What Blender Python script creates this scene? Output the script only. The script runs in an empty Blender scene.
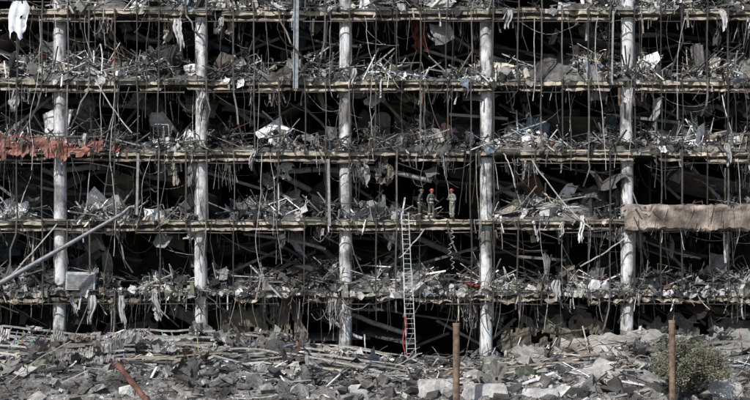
import bpy, math, random, bmesh
from mathutils import Vector, Matrix, Euler, noise
random.seed(11)
R=random.random
U=random.uniform
scene=bpy.context.scene

# ---------------------------------------------------------------- helpers
class Acc:
    def __init__(s): s.v=[];s.f=[];s.c=[]
    def add(s,vs,fs,col):
        n=len(s.v); s.v.extend(vs); s.f.extend([tuple(i+n for i in f) for f in fs])
        if isinstance(col,list): s.c.extend(col)
        else: s.c.extend([col]*len(vs))
    def build(s,name,mat,parent=None,smooth=False):
        me=bpy.data.meshes.new(name); me.from_pydata([tuple(p) for p in s.v],[],s.f)
        ca=me.color_attributes.new('Col','FLOAT_COLOR','POINT')
        buf=[]
        for c in s.c: buf.extend((c[0],c[1],c[2],1.0))
        ca.data.foreach_set('color',buf)
        me.materials.append(mat)
        if smooth: me.polygons.foreach_set('use_smooth',[True]*len(me.polygons))
        me.update()
        o=bpy.data.objects.new(name,me); scene.collection.objects.link(o)
        if parent: o.parent=parent
        return o
def empty(name,loc=(0,0,0)):
    e=bpy.data.objects.new(name,None); e.location=loc; scene.collection.objects.link(e); return e
def rot(a=None,b=None,c=None):
    return Euler((U(0,6.28) if a is None else a,U(0,6.28) if b is None else b,U(0,6.28) if c is None else c)).to_matrix()
BOXF=[(0,3,2,1),(4,5,6,7),(0,1,5,4),(1,2,6,5),(2,3,7,6),(3,0,4,7)]
def box(A,c,d,M,col,j=0.0):
    c=Vector(c); vs=[]
    for (x,y,z) in ((-1,-1,-1),(1,-1,-1),(1,1,-1),(-1,1,-1),(-1,-1,1),(1,-1,1),(1,1,1),(-1,1,1)):
        p=Vector((x*d[0]/2*(1+U(-j,j)),y*d[1]/2*(1+U(-j,j)),z*d[2]/2*(1+U(-j,j))))
        vs.append(c+(M@p if M else p))
    A.add(vs,BOXF,col)
def sheet(A,c,w,h,M,cr,col,nx=3,ny=3,tear=0.12):
    c=Vector(c); vs=[];fs=[]
    f0=U(-.5,.5);f1=U(-1.2,1.2)*w*.5;g1=U(-1,1)*h*.4
    for j in range(ny+1):
        for i in range(nx+1):
            u=i/nx-.5; v=j/ny-.5
            uu=u*w;vv=v*h
            if i in(0,nx): uu+=U(-tear,tear)*w
            if j in(0,ny): vv+=U(-tear,tear)*h
            z=cr*U(-1,1)+abs(u-f0)*f1+v*v*g1
            vs.append(c+M@Vector((uu,vv,z)))
    for j in range(ny):
        for i in range(nx):
            a=j*(nx+1)+i
            fs.append((a,a+1,a+nx+2,a+nx+1))
    A.add(vs,fs,col)
def bigsheet(A,c,w,h,M,col):
    c=Vector(c); vs=[];fs=[];nx=9;ny=9; tw=U(-1.3,1.3); bend=U(-1.2,1.2); s=U(0,50)
    for j in range(ny+1):
        for i in range(nx+1):
            u=i/nx-.5; v=j/ny-.5
            x=u*w*(1+fb(v*3,s)*.6); y=v*h*(1+fb(u*3,s+9)*.6); a=tw*v
            z=bend*u*u*w+fb(u*2.5+s,v*2.5)*.3*w+U(-.012,.012)
            vs.append(c+M@Vector((x*math.cos(a)-z*math.sin(a),y,x*math.sin(a)+z*math.cos(a))))
    for j in range(ny):
        for i in range(nx):
            if fb(i*.35+s,j*.35)>.32: continue
            a=j*(nx+1)+i; fs.append((a,a+1,a+nx+2,a+nx+1))
    A.add(vs,fs,col)
def ribbon(A,c,L,w,M,col,n=6,curl=1.0):
    c=Vector(c); vs=[];fs=[]
    p=Vector((0,0,0)); a=0; k=U(-curl,curl)
    for i in range(n+1):
        tw=U(-.15,.15)
        vs.append(c+M@Vector((p.x,-w/2,p.z+tw*w))); vs.append(c+M@Vector((p.x,w/2,p.z-tw*w)))
        a+=k/n+U(-.35,.35)*curl
        p=p+Vector((math.cos(a),0,math.sin(a)))*(L/n)
    for i in range(n): fs.append((2*i,2*i+2,2*i+3,2*i+1))
    A.add(vs,fs,col)
def tube(A,pts,r,col,n=4):
    vs=[];fs=[]
    m=len(pts)
    pts=[Vector(p) for p in pts]
    for i,p in enumerate(pts):
        t=(pts[min(i+1,m-1)]-pts[max(i-1,0)])
        if t.length<1e-6: t=Vector((0,0,1))
        t.normalize()
        up=Vector((0,1,0)) if abs(t.y)<.9 else Vector((1,0,0))
        a=t.cross(up).normalized(); b=t.cross(a)
        rr=r[i] if isinstance(r,(list,tuple)) else r
        for k in range(n):
            q=2*math.pi*(k+.5)/n
            vs.append(p+a*math.cos(q)*rr+b*math.sin(q)*rr)
    for i in range(m-1):
        for k in range(n):
            a=i*n+k;b=i*n+(k+1)%n
            fs.append((a,b,b+n,a+n))
    fs.append(tuple(range(n))[::-1]); fs.append(tuple(range((m-1)*n,m*n)))
    A.add(vs,fs,col)
def hang(A,x,y,z,L,r,col,w=.12,n=None):
    n=n or max(4,int(L/.3)); pts=[];p=Vector((x,y,z)); w*=.62 if R()<.75 else 1.2; vx=U(-w,w);vy=U(-.04,.04)
    for i in range(n+1):
        pts.append(p.copy()); vx=vx*.85+U(-w,w)*.45; vy=vy*.7+U(-.04,.04)
        p=p+Vector((vx,vy,-L/n))
    tube(A,pts,r,col,4)
def sag(A,a,b,s,r,col,n=10,wob=.05,ns=4):
    a=Vector(a);b=Vector(b);pts=[]
    for i in range(n+1):
        t=i/n; p=a.lerp(b,t); p.z-=4*s*t*(1-t)
        if 0<i<n: p+=Vector((U(-wob,wob),U(-wob,wob),U(-wob,wob)))
        pts.append(p)
    tube(A,pts,r,col,ns)
def frame(A,c,w,h,M,r,col):
    c=Vector(c)
    q=[Vector((-w/2,-h/2,0)),Vector((w/2,-h/2,0)),Vector((w/2+U(-.2,.2)*w,h/2,U(-.1,.1))),Vector((-w/2+U(-.2,.2)*w,h/2,U(-.1,.1)))]
    for i in range(4):
        if R()<.9: tube(A,[c+M@q[i],c+M@((q[i]+q[(i+1)%4])/2+Vector((0,0,U(-.06,.06)))),c+M@q[(i+1)%4]],r,col,4)
    if R()<.6: tube(A,[c+M@((q[0]+q[3])/2),c+M@((q[1]+q[2])/2)],r*.8,col,4)
PAL=[((.74,.745,.75),15),((.47,.47,.465),17),((.25,.248,.24),17),((.32,.285,.23),10),((.085,.083,.08),18),((.032,.032,.032),13),
     ((.17,.1,.065),3.5),((.22,.27,.33),3.5),((.13,.14,.11),1.5),((.52,.47,.385),5),((.3,.06,.04),.25)]
PW=[w for _,w in PAL]
def pick(t=1.0):
    c=random.choices(PAL,PW)[0][0]; k=U(.7,1.15)*t
    return (c[0]*k,c[1]*k,c[2]*k)
def fb(x,y,z=0,o=4):
    return noise.fractal(Vector((x,y,z)),1.0,2.0,o)
def zt_(x,z):
    return max(.25,min(1.25,.92+fb(x*.35,z*.5,5,3)*1.8))

# ---------------------------------------------------------------- materials
def newmat(name):
    m=bpy.data.materials.new(name); m.use_nodes=True
    nt=m.node_tree; b=nt.nodes['Principled BSDF']; return m,nt,b
def attr_mat(name,rough=.85,metal=0.0,lo=.55,hi=1.15,scale=2.5,bump=.25,fine=9.0,bd=.1):
    m,nt,b=newmat(name); N=nt.nodes;L=nt.links
    at=N.new('ShaderNodeAttribute'); at.attribute_name='Col'
    g=N.new('ShaderNodeNewGeometry')
    n1=N.new('ShaderNodeTexNoise'); n1.inputs['Scale'].default_value=scale; n1.inputs['Detail'].default_value=8; n1.inputs['Roughness'].default_value=.7
    L.new(g.outputs['Position'],n1.inputs['Vector'])
    mr=N.new('ShaderNodeMapRange'); mr.inputs[1].default_value=.35; mr.inputs[2].default_value=.65; mr.inputs[3].default_value=lo; mr.inputs[4].default_value=hi
    L.new(n1.outputs['Fac'],mr.inputs[0])
    mx=N.new('ShaderNodeVectorMath'); mx.operation='SCALE'
    L.new(at.outputs['Color'],mx.inputs[0]); L.new(mr.outputs[0],mx.inputs['Scale'])
    L.new(mx.outputs[0],b.inputs['Base Color'])
    b.inputs['Roughness'].default_value=rough; b.inputs['Metallic'].default_value=metal
    n2=N.new('ShaderNodeTexNoise'); n2.inputs['Scale'].default_value=fine; n2.inputs['Detail'].default_value=6
    L.new(g.outputs['Position'],n2.inputs['Vector'])
    bp=N.new('ShaderNodeBump'); bp.inputs['Strength'].default_value=bump; bp.inputs['Distance'].default_value=bd
    L.new(n2.outputs['Fac'],bp.inputs['Height']); L.new(bp.outputs[0],b.inputs['Normal'])
    return m
M_debris=attr_mat('debris_mixed',.85,0,.5,1.15,4)
M_conc=attr_mat('sooty_concrete',.9,0,.4,1.15,1.3,.5,6)
M_metal=attr_mat('weathered_steel',.55,.3,.5,1.2,4,.15,14)
M_cloth=attr_mat('torn_fabric',.95,0,.75,1.05,3,.1)
M_earth=attr_mat('rubble_dust',.95,0,.35,1.2,2.2,.9,7)

def paint_col_mat():
    m,nt,b=newmat('column_paint'); N=nt.nodes;L=nt.links
    g=N.new('ShaderNodeNewGeometry')
    mp=N.new('ShaderNodeMapping'); mp.inputs['Scale'].default_value=(2,2,.5)
    L.new(g.outputs['Position'],mp.inputs['Vector'])
    n1=N.new('ShaderNodeTexNoise'); n1.inputs['Scale'].default_value=1.5; n1.inputs['Detail'].default_value=10; n1.inputs['Roughness'].default_value=.78
    L.new(mp.outputs[0],n1.inputs['Vector'])
    cr=N.new('ShaderNodeValToRGB'); e=cr.color_ramp.elements
    e[0].position=.35;e[0].color=(.06,.055,.05,1); e[1].position=.52;e[1].color=(.64,.65,.66,1)
    k=e.new(.42); k.color=(.31,.3,.285,1)
    L.new(n1.outputs['Fac'],cr.inputs[0])
    n2=N.new('ShaderNodeTexNoise'); n2.inputs['Scale'].default_value=.55; n2.inputs['Detail'].default_value=8; n2.inputs['Roughness'].default_value=.65
    L.new(g.outputs['Position'],n2.inputs['Vector'])
    c2=N.new('ShaderNodeValToRGB'); e=c2.color_ramp.elements
    e[0].position=.41;e[0].color=(.3,.285,.27,1); e[1].position=.52;e[1].color=(1,1,1,1)
    L.new(n2.outputs['Fac'],c2.inputs[0])
    mx=N.new('ShaderNodeMix'); mx.data_type='RGBA'; mx.blend_type='MULTIPLY'; mx.inputs[0].default_value=1
    L.new(cr.outputs[0],mx.inputs[6]); L.new(c2.outputs[0],mx.inputs[7]); L.new(mx.outputs[2],b.inputs['Base Color'])
    bp=N.new('ShaderNodeBump'); bp.inputs['Strength'].default_value=.35; bp.inputs['Distance'].default_value=.05
    L.new(n1.outputs['Fac'],bp.inputs['Height']); L.new(bp.outputs[0],b.inputs['Normal'])
    b.inputs['Roughness'].default_value=.7
    return m
M_col=paint_col_mat()
def simple(name,col,rough=.7,metal=0,var=.35,sc=9):
    m,nt,b=newmat(name); N=nt.nodes;L=nt.links
    tc=N.new('ShaderNodeTexCoord')
    n1=N.new('ShaderNodeTexNoise'); n1.inputs['Scale'].default_value=sc; n1.inputs['Detail'].default_value=6
    L.new(tc.outputs['Object'],n1.inputs['Vector'])
    cr=N.new('ShaderNodeValToRGB'); e=cr.color_ramp.elements
    e[0].position=.35;e[0].color=tuple(c*(1-var) for c in col)+(1,); e[1].position=.65;e[1].color=tuple(min(1,c*(1+var*.4)) for c in col)+(1,)
    L.new(n1.outputs['Fac'],cr.inputs[0]); L.new(cr.outputs[0],b.inputs['Base Color'])
    b.inputs['Roughness'].default_value=rough; b.inputs['Metallic'].default_value=metal
    return m

# ---------------------------------------------------------------- building
T=[4.94,9.12,13.20,17.35,21.50,25.65]  # topmost level lies out of frame, added to shade the storey below
X0,X1=-34.0,34.0
COLX=[-27.1,-18.7,-10.3,-1.76,6.6,14.95,23.3,31.7]
bld=empty('destroyed_shopping_centre')

def slab(k,z):
    A=Acc()
    step=.2; n=int((X1-X0)/step)
    rough=.15 if k==0 else .045
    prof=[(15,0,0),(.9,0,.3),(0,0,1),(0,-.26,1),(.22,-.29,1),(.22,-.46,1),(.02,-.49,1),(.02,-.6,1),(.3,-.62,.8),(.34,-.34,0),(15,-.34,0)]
    m=len(prof); vs=[];cs=[]
    for i in range(n+1):
        x=X0+i*step
        seg=int((x+100)/1.39)
        random.seed(seg*17+k*101); tone=U(.85,1.15); off=U(-.03,.03); drop=U(-.03,.03)
        if R()<.08: tone*=.5
        miss=R()<.16
        sagz=fb(x*.12,k*7.1)*.08+ (fb(x*.35,k*3.3)*.18 if k==0 else 0)
        bite=max(0,fb(x*.9,k*5.7+3)-.34)*1.3
        scorch=fb(x*.45,k*11.3,2,3)
        for q,(py,pz,w) in enumerate(prof):
            nx=fb(x*2.3,q*1.7,k*9+1,3)*rough*2; nz=fb(x*2.0,q*2.1+40,k*9,3)*rough*1.6
            yy=py+(nx+off+bite)*w; zz=pz+(nz+drop)*w
            if q in(5,6,7,8) and miss: yy=max(yy,.34) if q!=8 else yy; zz=max(zz,-.36)
            vs.append(Vector((x,yy,z+zz+sagz*(1 if w>0 else .6))))
            g=fb(x*.5,q*.3,k*3.1)*.3
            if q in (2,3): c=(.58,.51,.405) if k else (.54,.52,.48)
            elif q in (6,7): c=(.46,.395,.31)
            elif q in(4,5): c=(.085,.075,.065)  # recess under the front band: shade put into the vertex colour
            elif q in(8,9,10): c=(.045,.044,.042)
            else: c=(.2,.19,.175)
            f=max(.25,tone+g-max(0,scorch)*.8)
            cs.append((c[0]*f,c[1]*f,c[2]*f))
    fs=[]
    for i in range(n):
        for q in range(m-1):
            a=i*m+q; fs.append((a,a+1,a+m+1,a+m))
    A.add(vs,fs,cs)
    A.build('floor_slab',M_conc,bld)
for k,z in enumerate(T): slab(k,z)
random.seed(5)

def column(x,y,z0,z1,r,par,seed):
    A=Acc(); n=20; m=max(2,int((z1-z0)/.15)); vs=[];fs=[]
    for j in range(m+1):
        z=z0+(z1-z0)*j/m
        for i in range(n):
            a=2*math.pi*i/n
            d=fb(x*3+math.cos(a)*.8,math.sin(a)*.8+seed,z*.9,3)
            rr=r*(1-max(0,d-.25)*.5)+U(-.004,.004)
            vs.append(Vector((x+math.cos(a)*rr,y+math.sin(a)*rr,z)))
    for j in range(m):
        for i in range(n):
            a=j*n+i;b=j*n+(i+1)%n; fs.append((a,b,b+n,a+n))
    A.add(vs,fs,(.6,.6,.6)); return A.build('column',M_col,par,True)
levels=[(-.5,T[0]-.3)]+[(T[i]-.02,T[i+1]-.3) for i in range(5)]
for ci,x in enumerate(COLX):
    for li,(a,b) in enumerate(levels):
        column(x+U(-.03,.03),.72,a,b,.38,bld,ci*7+li)
A=Acc()
for x in COLX:
    for (a,b) in levels:
        box(A,(x,8.5,(a+b)/2),(.7,.7,b-a),None,(.10,.10,.10),.03)
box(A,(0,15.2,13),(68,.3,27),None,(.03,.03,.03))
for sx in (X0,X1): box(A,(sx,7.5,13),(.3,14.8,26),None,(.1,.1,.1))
for li,(a,b) in enumerate(levels):
    for _ in range(8):
        x=U(-30,30); y=U(4.5,11); w=U(1.5,6); h=U(1.4,b-a)
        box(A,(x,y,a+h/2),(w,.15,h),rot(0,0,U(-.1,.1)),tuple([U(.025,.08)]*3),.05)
    for _ in range(6):
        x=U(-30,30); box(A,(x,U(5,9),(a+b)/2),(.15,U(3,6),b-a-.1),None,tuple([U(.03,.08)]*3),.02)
    for _ in range(8):
        x=U(-30,30); L=U(2,5); c=U(.04,.16)
        box(A,(x,U(2.4,6),(a+b)/2+U(-.4,.8)),(L,U(1.2,3),U(.08,.2)),rot(U(-.6,.3),U(-.5,.5),U(-.4,.4)),(c,c*.96,c*.9),.1)
    for _ in range(16):
        x=U(-30,30); c=U(.05,.28); box(A,(x,U(1.4,4.5),(a+b)/2+U(-.3,.5)),(U(2.2,4.5),.14,.16),rot(0,U(-.9,.9),U(-.4,.4)),(c,c*.94,c*.87),.03)
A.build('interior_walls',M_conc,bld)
A=Acc(); box(A,(0,7.4,26.6),(68.6,15.6,1.1),None,(.2,.2,.2)); A.build('unseen_shading_roof',M_conc,bld)  # out-of-frame roof box, added to block sun from above

A=Acc()
for (xa,xb,zt,y,c) in [(7.6,14.0,3.3,1.5,(.15,.13,.1)),(-9.4,-4.6,3.9,1.5,(.18,.15,.115)),(-17.6,-13,3.0,2.4,(.1,.09,.08)),(15.9,23,3.3,1.6,(.12,.11,.1))]:
    n=40;ny=14;vs=[];fs=[]
    for j in range(ny+1):
        for i in range(n+1):
            x=xa+(xb-xa)*i/n; t=j/ny; z=t*(zt+fb(x*.7,3)*1.1)
            xx=x+ (fb(z*1.1,xa)*.7 if i in(0,n) else 0)
            vs.append(Vector((xx,y+fb(x,z,2)*.3,z)))
    for j in range(ny):
        for i in range(n):
            if fb(i*.22+xa,j*.3,1)>.33: continue
            a=j*(n+1)+i; fs.append((a,a+1,a+n+2,a+n+1))
    A.add(vs,fs,c)
A.build('shopfront_wall',M_conc,bld)

# ------------------ curtain wall frame
A=Acc()
DK=lambda:random.choice([(.05,.047,.043),(.04,.038,.036),(.085,.08,.073),(.14,.13,.12),(.07,.058,.048)])
mx=[X0+.6+1.39*i for i in range(49)]
for x in mx:
    xo=x+U(-.12,.12)
    for li in range(0,6):
        zb=(0.6 if li==0 else T[li-1]+.02); zt=T[li]+.02
        r=R(); p=.3 if li==0 else (.8 if li<3 else .92)
        c=DK(); rr=U(.035,.07)
        if r<p*.82:
            dx=random.gauss(0,.05); k=random.gauss(0,.025)
            pts=[]
            for q in range(6):
                t=q/5; pts.append(Vector((xo+dx*t+k*math.sin(t*3.14)*1.5+U(-.008,.008),-.24-abs(k)*math.sin(t*3.14)+U(-.01,.01),zt+(zb-zt)*t)))
            if li==0: pts=pts[:U(0,1)<.5 and 3 or 2]
            tube(A,pts,rr,c,4)
        elif r<p:
            L=U(1.2,zt-zb); k=U(-1.5,1.5); k2=U(-.3,.3)
            tube(A,[Vector((xo,-.24,zt)),Vector((xo+k*.05,-.28,zt-L*.25)),Vector((xo+k*.3+k2,-.3-U(0,.3),zt-L*.5)),Vector((xo+k*.55,-.24-U(0,.7),zt-L*.75)),Vector((xo+k,-.2-U(0,.6),zt-L))],rr,c,4)
        if R()<.2 and li>0:
            tube(A,[(xo+.3,-.2,zt),(xo+.3+U(-.1,.1),-.25,zt-U(1,2)),(xo+.3+U(-.4,.4),-.2,zt-U(2.2,3.9))],.022,c,4)
        if li<5 and R()<.85: box(A,(xo,-.1,zt-.12),(.12,.3,.16),None,c)
for li,z in enumerate(T):
    for x in mx[:-1]:
        for dz,pr in ((.06,.3),(-.74,.7),(.98,.08)):
            if R()<pr:
                d=U(-.04,.04) if R()<.83 else U(-.6,.6)
                tube(A,[(x,-.22,z+dz),(x+.7,-.22+U(-.04,.04),z+dz+d*.5),(x+1.37,-.22,z+dz+d)],.035,DK(),4)
A.build('curtain_wall_frame',M_metal,bld)
A=Acc()
box(A,(-4.6,-.36,T[4]-1.6),(.26,.2,6.2),rot(0,.01,0),(.28,.305,.325))
box(A,(-4.74,-.45,T[4]-1.6),(.05,.2,6.2),rot(0,.01,0),(.34,.365,.385))
box(A,(-2.7,-.36,T[1]+1.6),(.16,.14,3.9),rot(0,-.02,0),(.32,.31,.3))
box(A,(-13.9,-.36,T[1]+2.1),(.14,.14,3.6),rot(0,.02,0),(.28,.27,.26))
box(A,(13.9,-.36,T[3]+1.9),(.1,.1,4.2),rot(0,.02,0),(.35,.345,.335))
A.build('heavy_mullion',M_metal,bld)

# ------------------ hanging cables, ceiling wreckage
A=Acc(); B=Acc()
def wcol():
    return random.choice([(.03,.03,.03),(.045,.043,.04),(.05,.046,.042),(.12,.115,.108),(.27,.26,.245),(.46,.455,.44),(.13,.1,.08)])
for li,z in enumerate(T):
    dens=1.2 if li>=3 else .9
    for _ in range(int(105*dens)):
        hang(A,U(-32,32),U(-.3,3.5),z-.4,abs(random.gauss(0,1.3))+.3,U(.008,.02),wcol(),.1)
    for _ in range(int(17*dens)):
        hang(A,U(-32,32),U(-.8,-.3),z-U(.0,.5),U(1.5,5),U(.012,.024),wcol(),.11)
    for _ in range(int(40*dens)):
        x=U(-31,30);w=U(.8,4.0)
        sag(A,(x,U(-.2,3),z-.5-U(0,.4)),(x+w,U(-.2,3),z-.5-U(0,1.8)),U(.05,.8),U(.01,.022),wcol(),9,.03)
    for _ in range(int(9*dens)):
        cx=U(-31,31); cy=U(-.4,1.0); L0=U(.8,2.4); c0=wcol()
        for _ in range(random.randint(6,15)):
            if R()<.65: hang(A,cx+random.gauss(0,.25),cy+U(-.1,.1),z-.4,L0*U(.4,1.2),U(.008,.018),c0 if R()<.5 else wcol(),.1)
            else: sag(A,(cx+random.gauss(0,.3),cy,z-.45),(cx+random.gauss(0,.6),cy+U(-.2,.2),z-.6-U(0,L0*.5)),U(.2,L0*.6),U(.008,.017),c0 if R()<.5 else wcol(),9,.03)
        for _ in range(4):
            ribbon(B,(cx+random.gauss(0,.3),cy,z-.5),U(.4,L0),U(.04,.16),rot(U(-.5,.5),1.57+U(-.3,.3),U(0,6)),pick(.8),6,.5)
    for _ in range(170):
        x=U(-32,32); t=zt_(x,z)*.75
        ribbon(B,(x,U(-.2,2.6),z-U(.45,.65)),U(.15,1.0),U(.03,.14),rot(U(-.5,.5),1.57+U(-.4,.4),U(0,6)),pick(t),5,.5)
    for _ in range(24):
        x=U(-31,29);y=U(1.2,5);L=U(1.5,5)
        sag(B,(x,y,z-.7-U(0,.5)),(x+L,y+U(-1,1),z-.7-U(0,2.2)),U(-.2,.3),U(.05,.2),pick(.6),6,.04,8)
    for _ in range(40):
        x=U(-31,31)
        sheet(B,(x,U(.5,4.5),z-U(.7,1.7)),U(.4,2.0),U(.3,1.4),rot(U(.6,2.4),U(-.6,.6),U(0,6)),.07,pick(.55*zt_(x,z)))
    for _ in range(8):
        x=U(-31,31)
        if li==2 and 1.5<x<6: continue
        h=U(.7,2.0); bigsheet(B,(x,U(-.1,1.8),z-.45-h*.45),U(.3,.9),h,rot(1.57+U(-.4,.4),U(-.4,.4),U(-.8,.8)),pick(.7))
A.build('hanging_cables',M_debris,bld)
B.build('ceiling_wreckage',M_debris,bld)

# ------------------ rubble on every floor
def floor_h(li,x,y):
    amp=[.0,1.0,.85,1.35,1.5,1.0][li] if li<6 else 1
    n=.55+fb(x*.2,li*13.7+2,0,3)*1.6+fb(x*.8,y*.6,li*5.1,3)*.35
    e=min(1,max(0,(y+.0)/2.2))
    h=max(.08,n)*amp*(.12+.88*e)
    if li==2 and 1.6<x<6.2: h*=.12+.88*min(1,max(0,(y-1.3)/1.5))
    return h
for li in range(1,6):
    z=T[li-1]
    G=Acc(); nx=320; ny=22; vs=[];fs=[];cs=[]
    for j in range(ny+1):
        for i in range(nx+1):
            x=-33.7+67.4*i/nx; y=-.06+8*j/ny
            hh=floor_h(li,x,y)+U(-.07,.07)
            if j==0: hh=-.05
            vs.append(Vector((x,y,z+hh))); k=U(.06,.2)*zt_(x,z); cs.append((k,k*.965,k*.91))
    for j in range(ny):
        for i in range(nx): a=j*(nx+1)+i; fs.append((a,a+1,a+nx+2,a+nx+1))
    G.add(vs,fs,cs)
    def keep(x,y): return not(li==2 and 2.0<x<5.6 and y<1.6)
    N={1:1.1,2:.95,3:1.25,4:1.35,5:1.0}[li]
    def P(sy,y0=.12):
        while 1:
            x=U(-33,33)
            if fb(x*.6,li*3.3+9,0,2)+.36<U(0,.5): continue
            y=abs(random.gauss(0,sy))+y0
            if keep(x,y): return x,y
    for _ in range(int(3600*N)):
        x,y=P(2.0)
        s=min(.55,.045*(1-R())**-.6); h=floor_h(li,x,y)
        box(G,(x,y,z+h+s*U(0,.6)),(s*U(.5,2),s*U(.4,1.3),s*U(.2,1)),rot(),pick(zt_(x,z)),.3)
    for _ in range(int(950*N)):
        x,y=P(1.8)
        s=min(2.2,.22*(1-R())**-.6); h=floor_h(li,x,y)
        sheet(G,(x,y+s*.3,z+h+s*U(.05,.4)),s,s*U(.25,.9),rot(),s*.06,pick(1.25*zt_(x,z)))
    for _ in range(int(20*N)):
        x,y=P(1.4); s=U(.8,2.0); h=floor_h(li,x,y)
        bigsheet(G,(x,y+s*.4,z+h+s*.3),s,s*U(.5,1),rot(),pick(1.1*zt_(x,z)))
    for _ in range(int(620*N)):
        x,y=P(1.6)
        ribbon(G,(x,y,z+floor_h(li,x,y)+U(-.1,.3)),min(3,.45*(1-R())**-.5),U(.02,.1),rot(U(-.6,.6),U(-1.5,.5),U(0,6.28)),pick(zt_(x,z)*1.15),6,.55)
    for _ in range(int(560*N)):
        x,y=P(1.6)
        L=U(.6,3.4); h=floor_h(li,x,y)
        box(G,(x,y,z+h+L*.15),(L,U(.03,.1),U(.02,.08)),rot(0,random.gauss(0,.5),U(0,3.14)),pick(zt_(x,z)*1.15),.02)
    for _ in range(int(60*N)):
        x,y=P(1.6)
        w=U(.6,1.8); frame(G,(x,y+.3,z+floor_h(li,x,y)+w*.3),w,w*U(.5,1.2),rot(U(.4,1.8),U(-.6,.6),U(-1,1)),U(.018,.04),pick(zt_(x,z)))
    for _ in range(int(130*N)):
        x,y=P(1.6); L=U(.8,3)
        sag(G,(x,y,z+floor_h(li,x,y)),(x+L*U(-1,1),y+U(-.5,.8),z+floor_h(li,x,y)+U(-.1,1.0)),U(-.6,.3),U(.012,.026),wcol(),8,.05)
    for _ in range(105):
        x=U(-33,33)
        if li==2 and 1.8<x<5.4: continue
        if R()<.6: ribbon(G,(x,-.08,z+U(-.0,.12)),U(.3,1.2),U(.03,.14),rot(U(-.6,.6),1.57+U(-.6,.4),U(-1,1)),pick(),6,.5)
        else:
            s=U(.12,.5); sheet(G,(x,-.2,z+U(-.2,.15)),s,s,rot(1.57+U(-.5,.5),U(-.7,.7),0),.04,pick())
    G.build('rubble_pile',M_debris)
A=Acc()
for _ in range(1200):
    x=U(-32,32); s=min(.4,.05*(1-R())**-.6)
    box(A,(x,U(-.2,.6),T[0]+U(-.2,.22)),(s*2*U(.5,1.2),s,s*U(.4,1)),rot(),random.choice([(.32,.3,.27),(.46,.45,.43),(.2,.19,.17),(.16,.165,.12),(.58,.57,.55)]),.3)
for _ in range(130):
    ribbon(A,(U(-32,32),U(-.2,0.1),T[0]-U(0,.5)),U(.3,1.5),U(.03,.12),rot(U(-.5,.5),1.57+U(-.4,.4),U(0,6)),pick(),6,.5)
for _ in range(90):
    hang(A,U(-32,32),U(-.3,.4),T[0]-.2,U(.5,2.6),U(.01,.022),wcol(),.13)
A.build('broken_slab_edge_debris',M_debris,bld)

# ------------------ torn white sheets
def cloth(name,x,z,w,L,y=-.45,taper=.5,col=(.75,.76,.78),lean=0):
    A=Acc(); nx=8;ny=12;vs=[];fs=[]
    ph=U(0,6)
    for j in range(ny+1):
        t=j/ny
        for i in range(nx+1):
            u=i/nx-.5
            ww=w*(1-taper*t)*(.6+.4*math.sin(min(1,t*3)*1.57)) 
            vs.append(Vector((x+u*ww+lean*t+.05*math.sin(t*7+ph)+U(-.02,.02),y+.12*math.sin(u*14+ph+t*3)*(.4+t)+U(-.03,.03),z-L*t*(1+.15*math.sin(u*9+ph)*t)+U(-.03,.03))))
    for j in range(ny):
        for i in range(nx):
            if R()<.02: continue
            a=j*(nx+1)+i; fs.append((a,a+1,a+nx+2,a+nx+1))
    A.add(vs,fs,col); return A.build(name,M_cloth,None,True)
cloth('white_sheet',-20.8,21.9,1.3,2.0,-.5,.25,(.76,.79,.83),-.1)
for (x,z,w,L,c) in [(-16.5,4.7,.6,1.5,.45),(-14.9,4.7,.45,1.7,.42),(-12.9,4.8,.4,1.3,.35),(-17.7,4.6,.4,1.0,.4),(12.1,9.2,.35,1.3,.72),(-11.6,20.9,.6,1.7,.5),
                  (-1.2,18.0,.4,1.0,.45),(20.6,13.6,.4,1.2,.35),(10.6,5.6,.6,1.1,.35),(-7.1,13.2,.35,1.1,.4),(7.9,21.4,.4,1.0,.4),(-10.1,16.6,.5,1.2,.55),(-8.9,21.0,.35,.9,.5),(20.3,21.4,.5,1.1,.5),(11.0,9.0,.25,.8,.5)]:
    cloth('torn_sheet',x,z,w,L,-.42,U(.2,.6),(c,c*.99,c*.99),U(-.3,.3))

# ------------------ red torn sign panels
A=Acc(); sg=empty('torn_red_sign')
x=-22.4
while x<-16.1:
    w=U(.7,1.5); zt=14.2+U(-.35,.1)-(.35 if x>-18 else 0); zb=12.75+U(-.05,.35)
    if R()<.95:
        nx=8;ny=8;vs=[];fs=[]
        for j in range(ny+1):
            for i in range(nx+1):
                u=i/nx;t=j/ny
                vs.append(Vector((x+u*w+U(-.03,.03),-.5+U(-.015,.015)+.12*fb(x+u*w,t*2),zb+(zt-zb)*t+(U(-.2,.1) if j in(0,ny) else 0))))
        for j in range(ny):
            for i in range(nx):
                if fb((x+i/nx*w)*1.6,j*.3,3)>.24: continue
                a=j*(nx+1)+i; fs.append((a,a+1,a+nx+2,a+nx+1))
        k=U(.65,1.1); A.add(vs,fs,(.27*k,.1*k,.072*k))
    x+=w+U(.0,.08)
A.build('red_panels',attr_mat('faded_red_panel',.6,0,.25,1.3,1.6,.1),sg)
A=Acc(); x=-22
while x<-16:
    s=U(.2,.5); sheet(A,(x,-.66,U(13,13.9)),s*.4,s*1.4,rot(1.57,U(-.4,.4),0),.04,random.choice([(.5,.45,.43),(.28,.17,.14),(.1,.08,.07)])); x+=U(.7,1.4)
A.build('letter_remains',M_debris,sg)
A=Acc()
for dz in (13.0,14.0): box(A,(-19.2,-.4,dz),(6.8,.06,.07),None,(.1,.09,.08))
for xx in (-22,-20.3,-18.6,-16.9): box(A,(xx,-.22,13.0),(.06,.5,.07),None,(.1,.09,.08))
for _ in range(12): hang(A,U(-22,-16),-.7,14.3,U(.6,2.6),.018,(.06,.05,.045),.1)
A.build('sign_frame',M_metal,sg)

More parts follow.
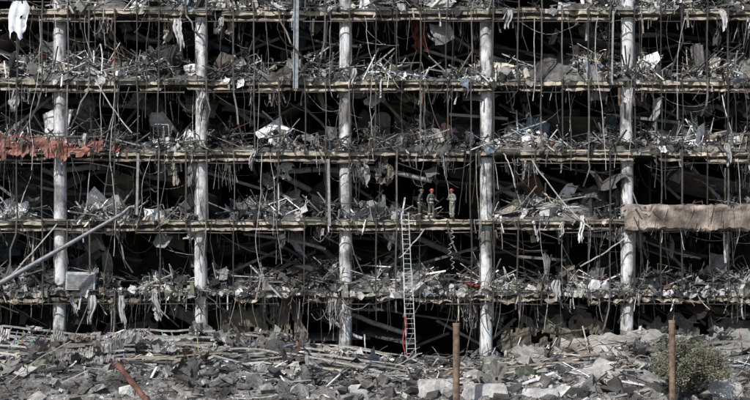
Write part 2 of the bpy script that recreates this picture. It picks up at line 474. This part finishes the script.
# ------------------ right-hand concrete spandrel beam
A=Acc(); n=110;vs=[];fs=[];cs=[]
xa,xb=14.75,26
prof=[(.3,8.45),(-.35,8.5),(-.5,8.62),(-.5,9.1),(-.5,9.6),(-.5,9.95),(-.42,10.12),(-.1,10.15),(.3,10.05)]
for i in range(n+1):
    x=xa+(xb-xa)*i/n
    for q,(py,pz) in enumerate(prof):
        top=q in(5,6,7)
        vs.append(Vector((x+(U(-.2,.2) if i==0 else 0),py+fb(x*1.1,q*.6,1)*.09+.02*fb(x*5,q*2.2,3),pz+fb(x*.7,q*.3,4)*.1+(fb(x*3,q*.2,9)*.12 if q in (0,1,2,6,7) else 0)-((.15+max(0,fb(x*.8,1.0))*.9) if top else 0))))
        k=.78+fb(x*.8,q*.7,8)*1.2; k=max(.25,k); cs.append((.35*k,.29*k,.245*k))
m=len(prof)
for i in range(n):
    for q in range(m-1): a=i*m+q; fs.append((a,a+1,a+m+1,a+m))
fs.append(tuple(range(m)))
A.add(vs,fs,cs)
for _ in range(40): 
    x=U(15,23); ribbon(A,(x,-.52,U(8.5,10)),U(.3,1.3),U(.03,.09),rot(U(-.4,.4),1.57+U(-.4,.4),U(-.5,.5)),pick(.8),6,.4)
A.build('concrete_spandrel_beam',M_conc,bld)

e=empty('air_conditioning_unit',(-17.3,.1,T[0]+.02))
A=Acc()
box(A,(0,.0,.58),(1.7,.8,1.05),rot(0,.03,.08),(.5,.505,.51),.01)
box(A,(0,-.43,.58),(1.5,.05,.85),rot(0,.03,.08),(.4,.4,.4))
for i in range(9): box(A,(0,-.47,.25+i*.085),(1.4,.03,.03),rot(0,.03,.08),(.25,.25,.25))
for sx in(-.7,.7): box(A,(sx,0,.04),(.12,.7,.12),None,(.15,.15,.15))
A.build('casing',M_debris,e)

# ------------------ ground
A=Acc(); vs=[];fs=[]
gx=[-1500,-400,-120,-60,-40]+[-36+3*i for i in range(25)]+[40,60,120,400,1500]
gy=[-1500,-400,-150,-100,-80,-60,-40,-30,-20,-16,-12,-8,-4,0,4,10,20,60,200,600,1500]
for y in gy:
    for x in gx: vs.append(Vector((x,y,0)))
n=len(gx)
for j in range(len(gy)-1):
    for i in range(n-1): a=j*n+i; fs.append((a,a+1,a+n+1,a+n))
A.add(vs,fs,(.1,.097,.09)); A.build('ground',M_earth)

# ------------------ ground rubble mound
def gh(x,y):
    if x<-2.5: top=1.8-.08*max(0,(x+9)/3)
    elif x<5: top=.75
    else: top=1.15+.55*min(1,max(0,(x-8)/6))
    if -4<x<-1: top=.75+(1.6-.75)*(-1-x)/3
    if 4<x<7: top=.75+.4*(x-4)/3
    if y>-3.2: s=max(0,1-(y+3.2)/6)*.9+.1
    else: s=max(0,1-(-3.2-y)/12.5)**.8
    n=1+fb(x*.25,y*.3,3,3)*.6
    return max(0,top*s*n+fb(x*.9,y*.9,7,4)*.3*(.3+s))
def gt(x,y): return max(.35,min(1.35,.98+fb(x*.3,y*.5,15,3)*1.5))
G=Acc(); nx=560;ny=160;vs=[];fs=[];cs=[]
for j in range(ny+1):
    for i in range(nx+1):
        x=-35+70*i/nx; y=-16+20*j/ny
        edge=min(1,(y+16)/1.0,(x+35)/2,(35-x)/2)
        vs.append(Vector((x,y,.01+(gh(x,y)+U(-.03,.03))*max(0,edge)-(0.05 if j==0 else 0))))
        k=U(.1,.27)*gt(x,y); cs.append((k,k*.965,k*.9))
for j in range(ny):
    for i in range(nx): a=j*(nx+1)+i; fs.append((a,a+1,a+nx+2,a+nx+1))
G.add(vs,fs,cs)
for _ in range(34000):
    x=U(-27,27); y=U(-15.5,0); s=min(.6,.026*(1-R())**-.6)
    k=random.choice([.1,.16,.2,.26,.34,.5,.05])*gt(x,y); col=(k,k*.97,k*.915)
    box(G,(x,y,gh(x,y)+s*.15),(s*U(.8,2.2),s*U(.7,1.2),s*U(.3,.9)),rot(U(-.7,.7),U(-.7,.7)),col,.4)
G.build('rubble_mound',M_earth)
G=Acc()
def zone(): 
    x=U(-28,28); y=-5.5+random.gauss(0,3.4)
    return x,max(-15,min(1,y))
for _ in range(1000):
    x,y=zone()
    if -1<x<5 and R()<.5: continue
    s=min(1.8,.2*(1-R())**-.55); sheet(G,(x,y,gh(x,y)+s*U(.05,.3)),s,s*U(.2,.7),rot(U(-.9,.9),U(-.9,.9)),s*.06,pick(.95*gt(x,y)))
for _ in range(120):
    x,y=zone()
    if -1<x<5: continue
    if x>0 and R()<.5: x=-x-4
    s=U(.6,2.0); bigsheet(G,(x,y,gh(x,y)+s*.2),s,s*U(.4,.9),rot(U(-.9,.9),U(-.9,.9)),random.choice([(.3,.29,.27),(.14,.135,.125),(.44,.43,.41),(.2,.16,.13),(.08,.077,.073)]))
for _ in range(1700):
    x,y=zone(); ribbon(G,(x,y,gh(x,y)+U(-.05,.2)),min(4,.5*(1-R())**-.5),U(.02,.11),rot(U(-.5,.5),U(-.7,.3)),pick(gt(x,y)*1.1),7,.5)
for _ in range(1500):
    x,y=zone(); L=U(.5,3.2); box(G,(x,y,gh(x,y)+U(.02,.3)),(L,U(.03,.13),U(.03,.1)),rot(0,random.gauss(0,.22)),pick(1.05*gt(x,y)),.02)
for _ in range(130):
    x=U(-28,28) if R()<.35 else U(-25,-3); y=U(-9,-2.5); L=U(2.5,7); a=random.gauss(0,.35)
    c=random.choice([(.38,.37,.35),(.2,.19,.17),(.1,.095,.09),(.52,.51,.49),(.3,.26,.21)])
    sag(G,(x,y,gh(x,y)+U(.1,.6)),(x+L*math.cos(a),y+L*math.sin(a)*.6,gh(x+L,y)+U(.1,.7)),U(-.3,.1),U(.035,.08),c,8,.02)
for _ in range(260):
    x,y=zone(); L=U(1,4); a=U(-.6,.6)
    sag(G,(x,y,gh(x,y)),(x+L*math.cos(a),y+L*math.sin(a),gh(x+L,y)+U(.1,.9)),U(-.5,.2),U(.012,.03),wcol(),8,.05)
G.build('scattered_debris',M_debris)

def canopy(cx,cy,cz,L,W,rx,ry,rz,tone,seed):
    random.seed(seed)
    e=empty('collapsed_canopy',(cx,cy,cz)); A=Acc(); M=Euler((rx,ry,rz)).to_matrix()
    def P(u,v,h=0):
        return M@Vector((u*L/2,v*W/2,h+.16*math.sin(u*3+seed)+.22*fb(u*2,v*2,seed)))
    nl=4
    for j in range(nl+1):
        v=-1+2*j/nl
        tube(A,[P(-1+2*i/10,v,.06) for i in range(11)],.07,(.38*tone,.37*tone,.345*tone),4)
        tube(A,[P(-1+2*i/10,v,-.3) for i in range(11)],.05,(.3*tone,.285*tone,.26*tone),4)
        if j in (0,):
            k=int(L/.4)
            for i in range(k): tube(A,[P(-1+2*i/k,v,.06 if i%2 else -.3),P(-1+2*(i+1)/k,v,-.3 if i%2 else .06)],.028,(.33*tone,.32*tone,.3*tone),4)
    nr=int(L/.5)
    for i in range(nr+1):
        u=-1+2*i/nr+U(-.03,.03)
        if R()<.2: continue
        d=U(-.1,.1); w0=U(-1.15,-.5); w1=U(.6,1.15)
        tube(A,[P(u+d*t,w0+(w1-w0)*t/4,.14) for t in range(5)],.028,tuple(U(.12,.42)*tone*q for q in (1,.97,.92)),4)
    A.build('ribs',M_metal,e)
    B=Acc()
    for _ in range(6):
        u0=U(-1,.5);v0=U(-1,.2);du=U(.25,.6);dv=U(.5,1.1); nx=30;vs=[];fs=[]
        for j in range(6):
            for i in range(nx+1):
                p=P(u0+du*i/nx,v0+dv*j/5,.2+(.04 if i%2 else 0)); vs.append(p+Vector((0,0,U(-.015,.015)+.25*fb(i*.12,j*.4,seed+u0))))
        for j in range(5):
            for i in range(nx):
                if fb(i*.25,j*.5,seed+v0)>.35: continue
                a=j*(nx+1)+i; fs.append((a,a+1,a+nx+2,a+nx+1))
        k=U(.12,.48)*tone; B.add(vs,fs,(k,k*.98,k*.94))
    for _ in range(5):
        s=U(.8,1.8); bigsheet(B,P(U(-.9,.9),U(-.9,.9),.35),s,s*.6,rot(U(-.5,.9),U(-.6,.6)),random.choice([(.38,.37,.36),(.12,.115,.11),(.22,.18,.15)]))
    B.build('corrugated_sheets',M_metal,e)
canopy(-18.9,-6.0,2.15,7.6,2.6,.6,.03,.05,1.0,3)
canopy(-12.4,-6.2,2.1,7.2,2.6,.55,-.06,-.08,.9,8)
canopy(-6.6,-5.6,1.85,6.8,2.4,.5,.09,.06,1.05,14)
canopy(-25.3,-6.0,2.2,6.5,2.6,.6,-.03,.0,.9,21)
canopy(-15.6,-8.8,1.5,6.0,2.0,.5,-.07,.12,.8,31)
canopy(-21.6,-9.0,1.4,4.6,1.8,.5,.1,-.15,.9,37)
canopy(17.4,-5.4,1.9,5.0,1.8,.5,-.1,-.1,.7,41)
random.seed(99)
def fslab(x,y,z,L,W,H,e,c):
    p=empty('fallen_concrete_slab',(x,y,z)); A=Acc(); M=Euler(e).to_matrix()
    nx=14;ny=7
    vs=[];fs=[]
    def ed(i,j,s):
        u=-1+2*i/nx;v=-1+2*j/ny
        q=Vector((u*L/2,v*W/2,s*H/2+fb(i*.5,j*.5,s+x)*.06))
        if i in(0,nx): q.x+=fb(j*.8,x,s*.3)*.7
        if j in(0,ny): q.y+=fb(i*.8,x+9,s*.3)*.5
        return M@q
    for s in(1,-1):
        for j in range(ny+1):
            for i in range(nx+1): vs.append(ed(i,j,s))
    K=(nx+1)*(ny+1)
    for j in range(ny):
        for i in range(nx):
            a=j*(nx+1)+i; fs.append((a,a+1,a+nx+2,a+nx+1)); fs.append((K+a,K+a+nx+1,K+a+nx+2,K+a+1))
    for i in range(nx):
        a=i; fs.append((a,K+a,K+a+1,a+1)); a=ny*(nx+1)+i; fs.append((a,a+1,K+a+1,K+a))
    for j in range(ny):
        a=j*(nx+1); fs.append((a,a+nx+1,K+a+nx+1,K+a)); a+=nx; fs.append((a,K+a,K+a+nx+1,a+nx+1))
    A.add(vs,fs,c); A.build('slab',M_conc,p)
    B=Acc()
    for _ in range(9):
        s=random.choice((-1,1)); v=U(-.45,.45)*W
        a=M@Vector((s*L*.47,v,0)); b=M@Vector((s*(L*.5+U(.3,1.0)),v+U(-.3,.3),U(-.4,.5)))
        sag(B,a,b,U(-.1,.2),.018,(.12,.07,.045),6,.03)
    B.build('rebar',M_metal,p)
for a in [(12.6,-4.6,2.0,3.8,2.0,.3,(.4,-.12,.1),(.36,.34,.31)),(16.2,-4.0,2.25,3.2,1.9,.28,(.35,.2,-.2),(.3,.285,.265)),
          (9.2,-5.4,1.45,3.0,1.7,.3,(.5,.1,.3),(.33,.315,.29)),(14.2,-7.4,1.35,2.8,1.5,.25,(.3,.25,.5),(.4,.38,.35)),
          (19.2,-5.2,2.1,3.6,2.2,.3,(.4,-.2,.15),(.26,.25,.235)),
          (-4.2,-7.6,1.3,2.1,1.3,.25,(.4,.2,.4),(.38,.36,.335)),(11.2,-9.6,.95,2.2,1.2,.25,(.4,-.3,.2),(.42,.4,.375))]:
    fslab(*a)

def cblock(x,y,w,h,d,rz,c=.55):
    me=bpy.data.meshes.new('concrete_block')
    bm=bmesh.new(); bmesh.ops.create_cube(bm,size=1)
    bmesh.ops.scale(bm,vec=(w,d,h),verts=bm.verts)
    for v in bm.verts:
        if v.co.z>0: v.co.x*=.9; v.co.y*=.75
    bmesh.ops.bevel(bm,geom=bm.edges[:],offset=.05,segments=2,affect='EDGES')
    bmesh.ops.subdivide_edges(bm,edges=[e for e in bm.edges if e.calc_length()>.3],cuts=4,use_grid_fill=True)
    for v in bm.verts: v.co+=Vector((fb(v.co.x*3+x,v.co.y*3,v.co.z*3),fb(v.co.y*3,v.co.x*3+x,5),fb(v.co.z*3,v.co.x*3,x)))*.07
    bm.to_mesh(me); bm.free()
    ca=me.color_attributes.new('Col','FLOAT_COLOR','POINT')
    for q in ca.data: q.color=(c,c*.985,c*.96,1)
    me.materials.append(M_conc)
    o=bpy.data.objects.new('concrete_block',me); o.location=(x,y,h/2); o.rotation_euler=(0,0,rz); scene.collection.objects.link(o)
for a in [(5.3,-14.2,2.2,.85,.8,.05,.55),(3.0,-13.6,1.9,1.0,.8,.12,.52),(8.0,-14.2,1.9,.6,.7,-.08,.52),(16.9,-14.0,1.8,.9,.8,.04,.6),(-1.1,-13.9,1.8,.5,.7,-.1,.4)]:
    cblock(*a)

# ------------------ posts
M_rust=simple('rusty_paint',(.19,.13,.09),.8,.0,.6,4)
M_rust2=simple('red_rusty_paint',(.21,.1,.072),.8,.0,.6,4)
def post(name,a,b,r,mat,cap=True):
    e=empty(name,a); a=Vector(a);b=Vector(b); d=b-a
    A=Acc()
    tube(A,[d*0,d*.3,d*.7,d*.985,d],[r,r,r,r,r*.8],(.3,.17,.1),20); A.build('shaft',mat,e,False)
    if cap:
        A=Acc(); tube(A,[d*.97,d*1.004],r*1.1,(.2,.1,.06),20); A.build('cap_ring',mat,e)
        A=Acc(); tube(A,[d*0,d.normalized()*.04],r*2.0,(.2,.1,.06),16); A.build('base_flange',mat,e)
post('steel_post',(3.81,-16.3,0),(3.81,-16.3,3.85),.16,M_rust)
post('steel_post',(13.93,-16.3,0),(13.9,-16.3,3.99),.15,M_rust)
post('leaning_steel_post',(-10.5,-16.3,0),(-12.15,-16.3,2.05),.14,M_rust2)
post('steel_post',(-18.1,-16.5,0),(-18.1,-16.5,.7),.13,M_rust)
e=empty('fallen_lamp_post',(-30.1,-6,0)); A=Acc()
d=Vector((15.6,5,9.56)); tube(A,[d*t for t in (0,.2,.4,.6,.8,.97,1)],[.2,.18,.165,.15,.12,.1,.09],(.24,.255,.27),12); A.build('shaft',M_metal,e,True)
A=Acc(); tube(A,[d*.985,d*1.0+Vector((.25,0,.3)),d*1.0+Vector((.55,0,.32))],[.07,.06,.09],(.3,.31,.33),8); A.build('lamp_arm',M_metal,e)

# ------------------ ladder
e=empty('extension_ladder',(0,0,0)); A=Acc()
def lad(b,t,w,col,r,n):
    b=Vector(b);t=Vector(t);s=Vector((w/2,0,0))
    for k in(-1,1):
        tube(A,[b+s*k,t+s*k],r,col,4)
    for i in range(n):
        p=b.lerp(t,(i+.5)/n); tube(A,[p-s,p+s],.016,col,5)
BB=Vector((2.1,-2.6,.45)); TT=Vector((1.75,-.42,9.55))
lad(BB,BB.lerp(TT,.62),.52,(.62,.62,.62),.032,20)
lad(BB.lerp(TT,.5)+Vector((0,-.08,0)),TT,.42,(.5,.5,.5),.027,16)
A.build('rails_and_rungs',simple('aluminium',(.45,.45,.45),.45,.5,.35),e)
A=Acc()
pts=[]
for i in range(22):
    t=i/21; pts.append(Vector((1.75+.12*math.sin(t*9)-.15*t*t,-2.7+.5*t,.35+3.3*t)))
tube(A,pts,.035,(.5,.03,.02),6); A.build('fire_hose',simple('red_hose',(.4,.035,.03),.6,0,.3))

A=Acc(); tube(A,[Vector((4.45+.1*math.sin(i*1.1)+.1*math.sin(i*.21),-.5+.1*math.cos(i*1.1),8.5-.052*i+U(-.02,.02))) for i in range(44)],.022,(.42,.42,.42),4); A.build('coiled_cable',M_debris)
A=Acc()
for (x,z,L) in [(-19.6,21,9),(-15.2,17,10),(-13.1,21,6),(-9.9,9,4),(-6.6,13,7),(-.6,21,7),(2.6,17,6),(5.9,13,5),(8.8,17,6),(9.3,21,5),(13.0,21,9),(16.2,17,6),(18.1,21,6),(19.9,13,6),(-21.4,17,7),(-8.2,21,7),(-17.3,21.4,4),(11.2,17,5),(20.9,17.2,5)]:
    hang(A,x,-.6,z,L,U(.016,.027),random.choice([(.3,.29,.27),(.48,.47,.45),(.12,.115,.11),(.06,.06,.06)]),.12)
for (a,b,s) in [((2.9,-.5,8.6),(1.4,-.6,6.9),.1),((7.5,-.5,13),(8.2,-.6,11),-.2),((9.2,-.4,12.6),(12.7,-.5,8.6),.4),((12,-.4,6.4),(14.8,-.4,8.2),.1),((-16.4,-.3,17.4),(-14.2,-.5,14.2),.2),((-22,-.5,5.2),(-18.6,-.4,8.9),.1)]:
    sag(A,a,b,s,.045,(.45,.44,.42),9,.04)
A.build('dangling_cables',M_debris)

# ------------------ shrub
e=empty('shrub',(14.75,-14.8,0)); A=Acc(); tips=[]
random.seed(4)
def br(p,d,L,r,depth):
    q=p+d*L; tube(A,[p,p.lerp(q,.5)+Vector((U(-.05,.05),U(-.05,.05),0)),q],[r,r*.8,r*.6],(.1,.075,.05),5)
    if depth==0: tips.append(q); return
    for _ in range(3 if depth>1 else 4):
        nd=(d+Vector((U(-.9,.9),U(-.9,.9),U(-.25,.5)))).normalized(); br(q,nd,L*U(.6,.9),r*.6,depth-1)
    tips.append(q)
for _ in range(10):
    br(Vector((U(-.25,.25),U(-.2,.2),0)),Vector((U(-.8,.8),U(-.7,.7),1.15)).normalized(),U(.8,1.15),.06,3)
A.build('branches',M_earth,e)
B=Acc()
for q in tips:
    k0=U(.6,1.5)
    if q.z>3.2: q=q*(U(2.9,3.2)/q.z)
    for _ in range(26):
        p=q+Vector((random.gauss(0,.13),random.gauss(0,.13),random.gauss(0,.13)))
        if p.z<.1 : continue
        s=U(.035,.09); k=k0*U(.7,1.3)
        M=rot(); vs=[p+M@Vector((-s*.4,0,0)),p+M@Vector((0,s,.01)),p+M@Vector((s*.4,0,0)),p+M@Vector((0,-s,.01))]
        B.add(vs,[(0,1,2,3)],(.15*k,.15*k,.105*k))
B.build('foliage',M_cloth,e)

# ------------------ firefighters
M_uni=simple('turnout_gear',(.06,.057,.05),.85); M_skin=simple('skin',(.45,.27,.2),.6,0,.15)
M_boot=simple('boot_rubber',(.02,.02,.02),.6); M_glove=simple('glove',(.12,.1,.07),.8)
M_refl=simple('reflective_tape',(.5,.52,.34),.5,0,.2); M_eye=simple('eye_dark',(.02,.02,.02),.3)
def skin(name,vs,es,rs,mat,par,root=0,lv=2):
    me=bpy.data.meshes.new(name); me.from_pydata(vs,es,[]); me.materials.append(mat)
    o=bpy.data.objects.new(name,me); scene.collection.objects.link(o); o.parent=par
    m=o.modifiers.new('Skin','SKIN'); m.use_smooth_shade=True
    if not me.skin_vertices: me.skin_vertices.new()
    for i,r in enumerate(rs):
        sv=me.skin_vertices[0].data[i]; sv.radius=(r,r) if not isinstance(r,tuple) else r; sv.use_root=(i==root)
    s=o.modifiers.new('Sub','SUBSURF'); s.levels=lv; s.render_levels=lv
    return o
def firefighter(loc,rz,helm,uni,el,wr,lean=0):
    e=empty('firefighter',loc); e.rotation_euler=(0,0,rz)
    vs=[(0,.0,.95),(0,0,1.12),(0,-lean*.4,1.32),(0,-lean*.7,1.46),(0,-lean,1.55)]
    rs=[(.165,.13),(.155,.125),(.19,.135),(.11,.1),.058]
    es=[(0,1),(1,2),(2,3),(3,4)]
    for s,k in ((1,0),(-1,1)):
        n=len(vs)
        E=el[k];W=wr[k]
        vs+=[(s*.19,-lean*.6,1.42),(s*E[0],E[1],E[2]),(s*W[0],W[1],W[2])]; rs+=[.085,.062,.048]; es+=[(3,n),(n,n+1),(n+1,n+2)]
        n=len(vs); st=.06 if k else -.08
        vs+=[(s*.1,0,.86),(s*.12,-.03+st*.5,.48),(s*.13,st,.12)]; rs+=[.115,.085,.065]; es+=[(0,n),(n,n+1),(n+1,n+2)]
        skin('boot',[(s*.13,st+.03,.2),(s*.13,st+.03,.07),(s*.14,st-.09,.05),(s*.145,st-.18,.045)],[(0,1),(1,2),(2,3)],[.065,.06,.05,.042],M_boot,e)
        Wv=Vector((s*W[0],W[1],W[2])); d=(Wv-Vector((s*E[0],E[1],E[2]))).normalized()
        side=d.cross(Vector((0,0,1))).normalized() if abs(d.z)<.9 else Vector((0,1,0)); nrm=side.cross(d)
        hv=[tuple(Wv),tuple(Wv+d*.05),tuple(Wv+d*.09)]; hr=[.028,(.04,.022),(.042,.018)]; he=[(0,1),(1,2)]
        for fi,(o,Lf) in enumerate(((-.032,.065),(-.011,.078),(.011,.074),(.032,.058))):
            b=Wv+d*.09+side*o; m1=b+d*Lf*.5-nrm*.008; m2=b+d*Lf*.85-nrm*.035
            n=len(hv); hv+=[tuple(b),tuple(m1),tuple(m2)]; hr+=[.0105,.0095,.008]; he+=[(2,n),(n,n+1),(n+1,n+2)]
        n=len(hv); tb=Wv+d*.035-side*.035; hv+=[tuple(tb),tuple(tb-side*.025+d*.03),tuple(tb-side*.028+d*.06-nrm*.012)]; hr+=[.014,.011,.009]; he+=[(1,n),(n,n+1),(n+1,n+2)]
        skin('hand',hv,he,hr,M_glove,e,0,1)
    skin('body',vs,es,rs,uni,e)
    me=bpy.data.meshes.new('head'); bm=bmesh.new(); bmesh.ops.create_uvsphere(bm,u_segments=24,v_segments=18,radius=1)
    for v in bm.verts:
        c=v.co; x,y,z=c
        jaw=1-.25*max(0,-z)
        nose=.22*math.exp(-((x/.16)**2+((z+.08)/.2)**2)) if y<0 else 0
        eye=-.08*math.exp(-(((abs(x)-.38)/.15)**2+((z-.08)/.12)**2)) if y<0 else 0
        mouth=-.05*math.exp(-((x/.3)**2+((z+.48)/.05)**2)) if y<0 else 0
        v.co=Vector((x*.078*jaw,(y-(nose+eye+mouth))*.098*(1-.1*max(0,-z)),z*.118))
    bm.to_mesh(me); bm.free(); me.materials.append(M_skin)
    for p in me.polygons: p.use_smooth=True
    o=bpy.data.objects.new('head',me); scene.collection.objects.link(o); o.parent=e; o.location=(0,-lean-.02,1.655)
    A=Acc()
    for sx in(-1,1):
        box(A,(sx*.03,-lean-.105,1.668),(.022,.012,.01),None,(.02,.02,.02)); 
    A.build('eyes',M_eye,e)
    A=Acc()
    for sx in(-1,1): box(A,(sx*.08,-lean-.0,1.65),(.018,.035,.06),None,(.4,.3,.2),.2)
    A.build('ears',M_skin,e)
    me=bpy.data.meshes.new('helmet'); bm=bmesh.new(); bmesh.ops.create_uvsphere(bm,u_segments=24,v_segments=16,radius=1)
    bmesh.ops.delete(bm,geom=[v for v in bm.verts if v.co.z<-.15],context='VERTS')
    for v in bm.verts:
        x,y,z=v.co; f=1
        if z<.05: f=1.22
        v.co=Vector((x*.118*f,y*.14*f*(1.08 if y>0 else 1),z*.12))
    for v in bm.verts:
        if abs(v.co.x)<.015 and v.co.z>.03: v.co*=1.1
    bm.to_mesh(me); bm.free(); me.materials.append(helm)
    o=bpy.data.objects.new('helmet',me); scene.collection.objects.link(o); o.parent=e; o.location=(0,-lean-.01,1.70)
    m=o.modifiers.new('s','SOLIDIFY'); m.thickness=.008
    A=Acc()
    def ring(c,rx,ry,h):
        vs=[];fs=[];n=20
        for j in(0,1):
            for i in range(n):
                a=2*math.pi*i/n; vs.append(Vector((c[0]+rx*math.cos(a),c[1]+ry*math.sin(a),c[2]+h*(j-.5))))
        for i in range(n): fs.append((i,(i+1)%n,n+(i+1)%n,n+i))
        A.add(vs,fs,(.6,.6,.5))
    ring((0,-lean*.3,1.2),.185,.15,.05); ring((0,0,1.0),.19,.155,.05)
    ring((.12,-.04,.34),.085,.085,.05); ring((-.12,0,.34),.085,.085,.05)
    A.build('reflective_bands',M_refl,e)
M_h1=simple('helmet_red',(.42,.05,.035),.45,0,.15)
M_h2=simple('helmet_dark',(.1,.05,.045),.5,0,.15)
firefighter((3.3,.1,T[1]+.03),.7,M_h1,simple('turnout_gear_worn',(.1,.097,.085),.85),[(.28,-.08,1.17),(.3,.0,1.15)],[(.2,-.3,1.12),(.3,-.12,.93)],.05)
firefighter((4.55,.1,T[1]+.03),-.75,M_h1,simple('turnout_gear_grey',(.2,.195,.18),.85),[(.29,-.04,1.16),(.3,.02,1.16)],[(.18,-.28,1.05),(.16,-.27,1.2)],.06)
firefighter((2.66,.35,T[1]+.03),1.3,M_h2,M_uni,[(.29,-.02,1.16),(.28,.0,1.15)],[(.24,-.2,1.02),(.3,-.1,.93)],.08)

# ------------------ camera, light, world
cam=bpy.data.cameras.new('Camera'); co=bpy.data.objects.new('Camera',cam); scene.collection.objects.link(co)
co.location=(0,-80,7); co.rotation_euler=(math.radians(90),0,0)
cam.sensor_width=36; cam.lens=36*80/44.1; cam.shift_y=(10.3-7)/44.1; cam.clip_end=5000
scene.camera=co
el=math.radians(42); az=math.radians(214)
sd=Vector((math.sin(az)*math.cos(el),math.cos(az)*math.cos(el),math.sin(el)))
sun=bpy.data.lights.new('Sun','SUN'); sun.energy=5.0; sun.angle=math.radians(.5); sun.color=(1,.965,.925)
so=bpy.data.objects.new('Sun',sun); scene.collection.objects.link(so); so.rotation_euler=(-sd).to_track_quat('-Z','Y').to_euler(); so.location=(-30,-60,60)
w=bpy.data.worlds.new('World'); scene.world=w; w.use_nodes=True; nt=w.node_tree
bg=nt.nodes['Background']; sky=nt.nodes.new('ShaderNodeTexSky'); sky.sky_type='NISHITA'; sky.sun_disc=False
sky.sun_elevation=el; sky.sun_rotation=az; nt.links.new(sky.outputs[0],bg.inputs[0]); bg.inputs[1].default_value=.12
scene.view_settings.view_transform='Standard'; scene.view_settings.look='None'; scene.view_settings.exposure=0
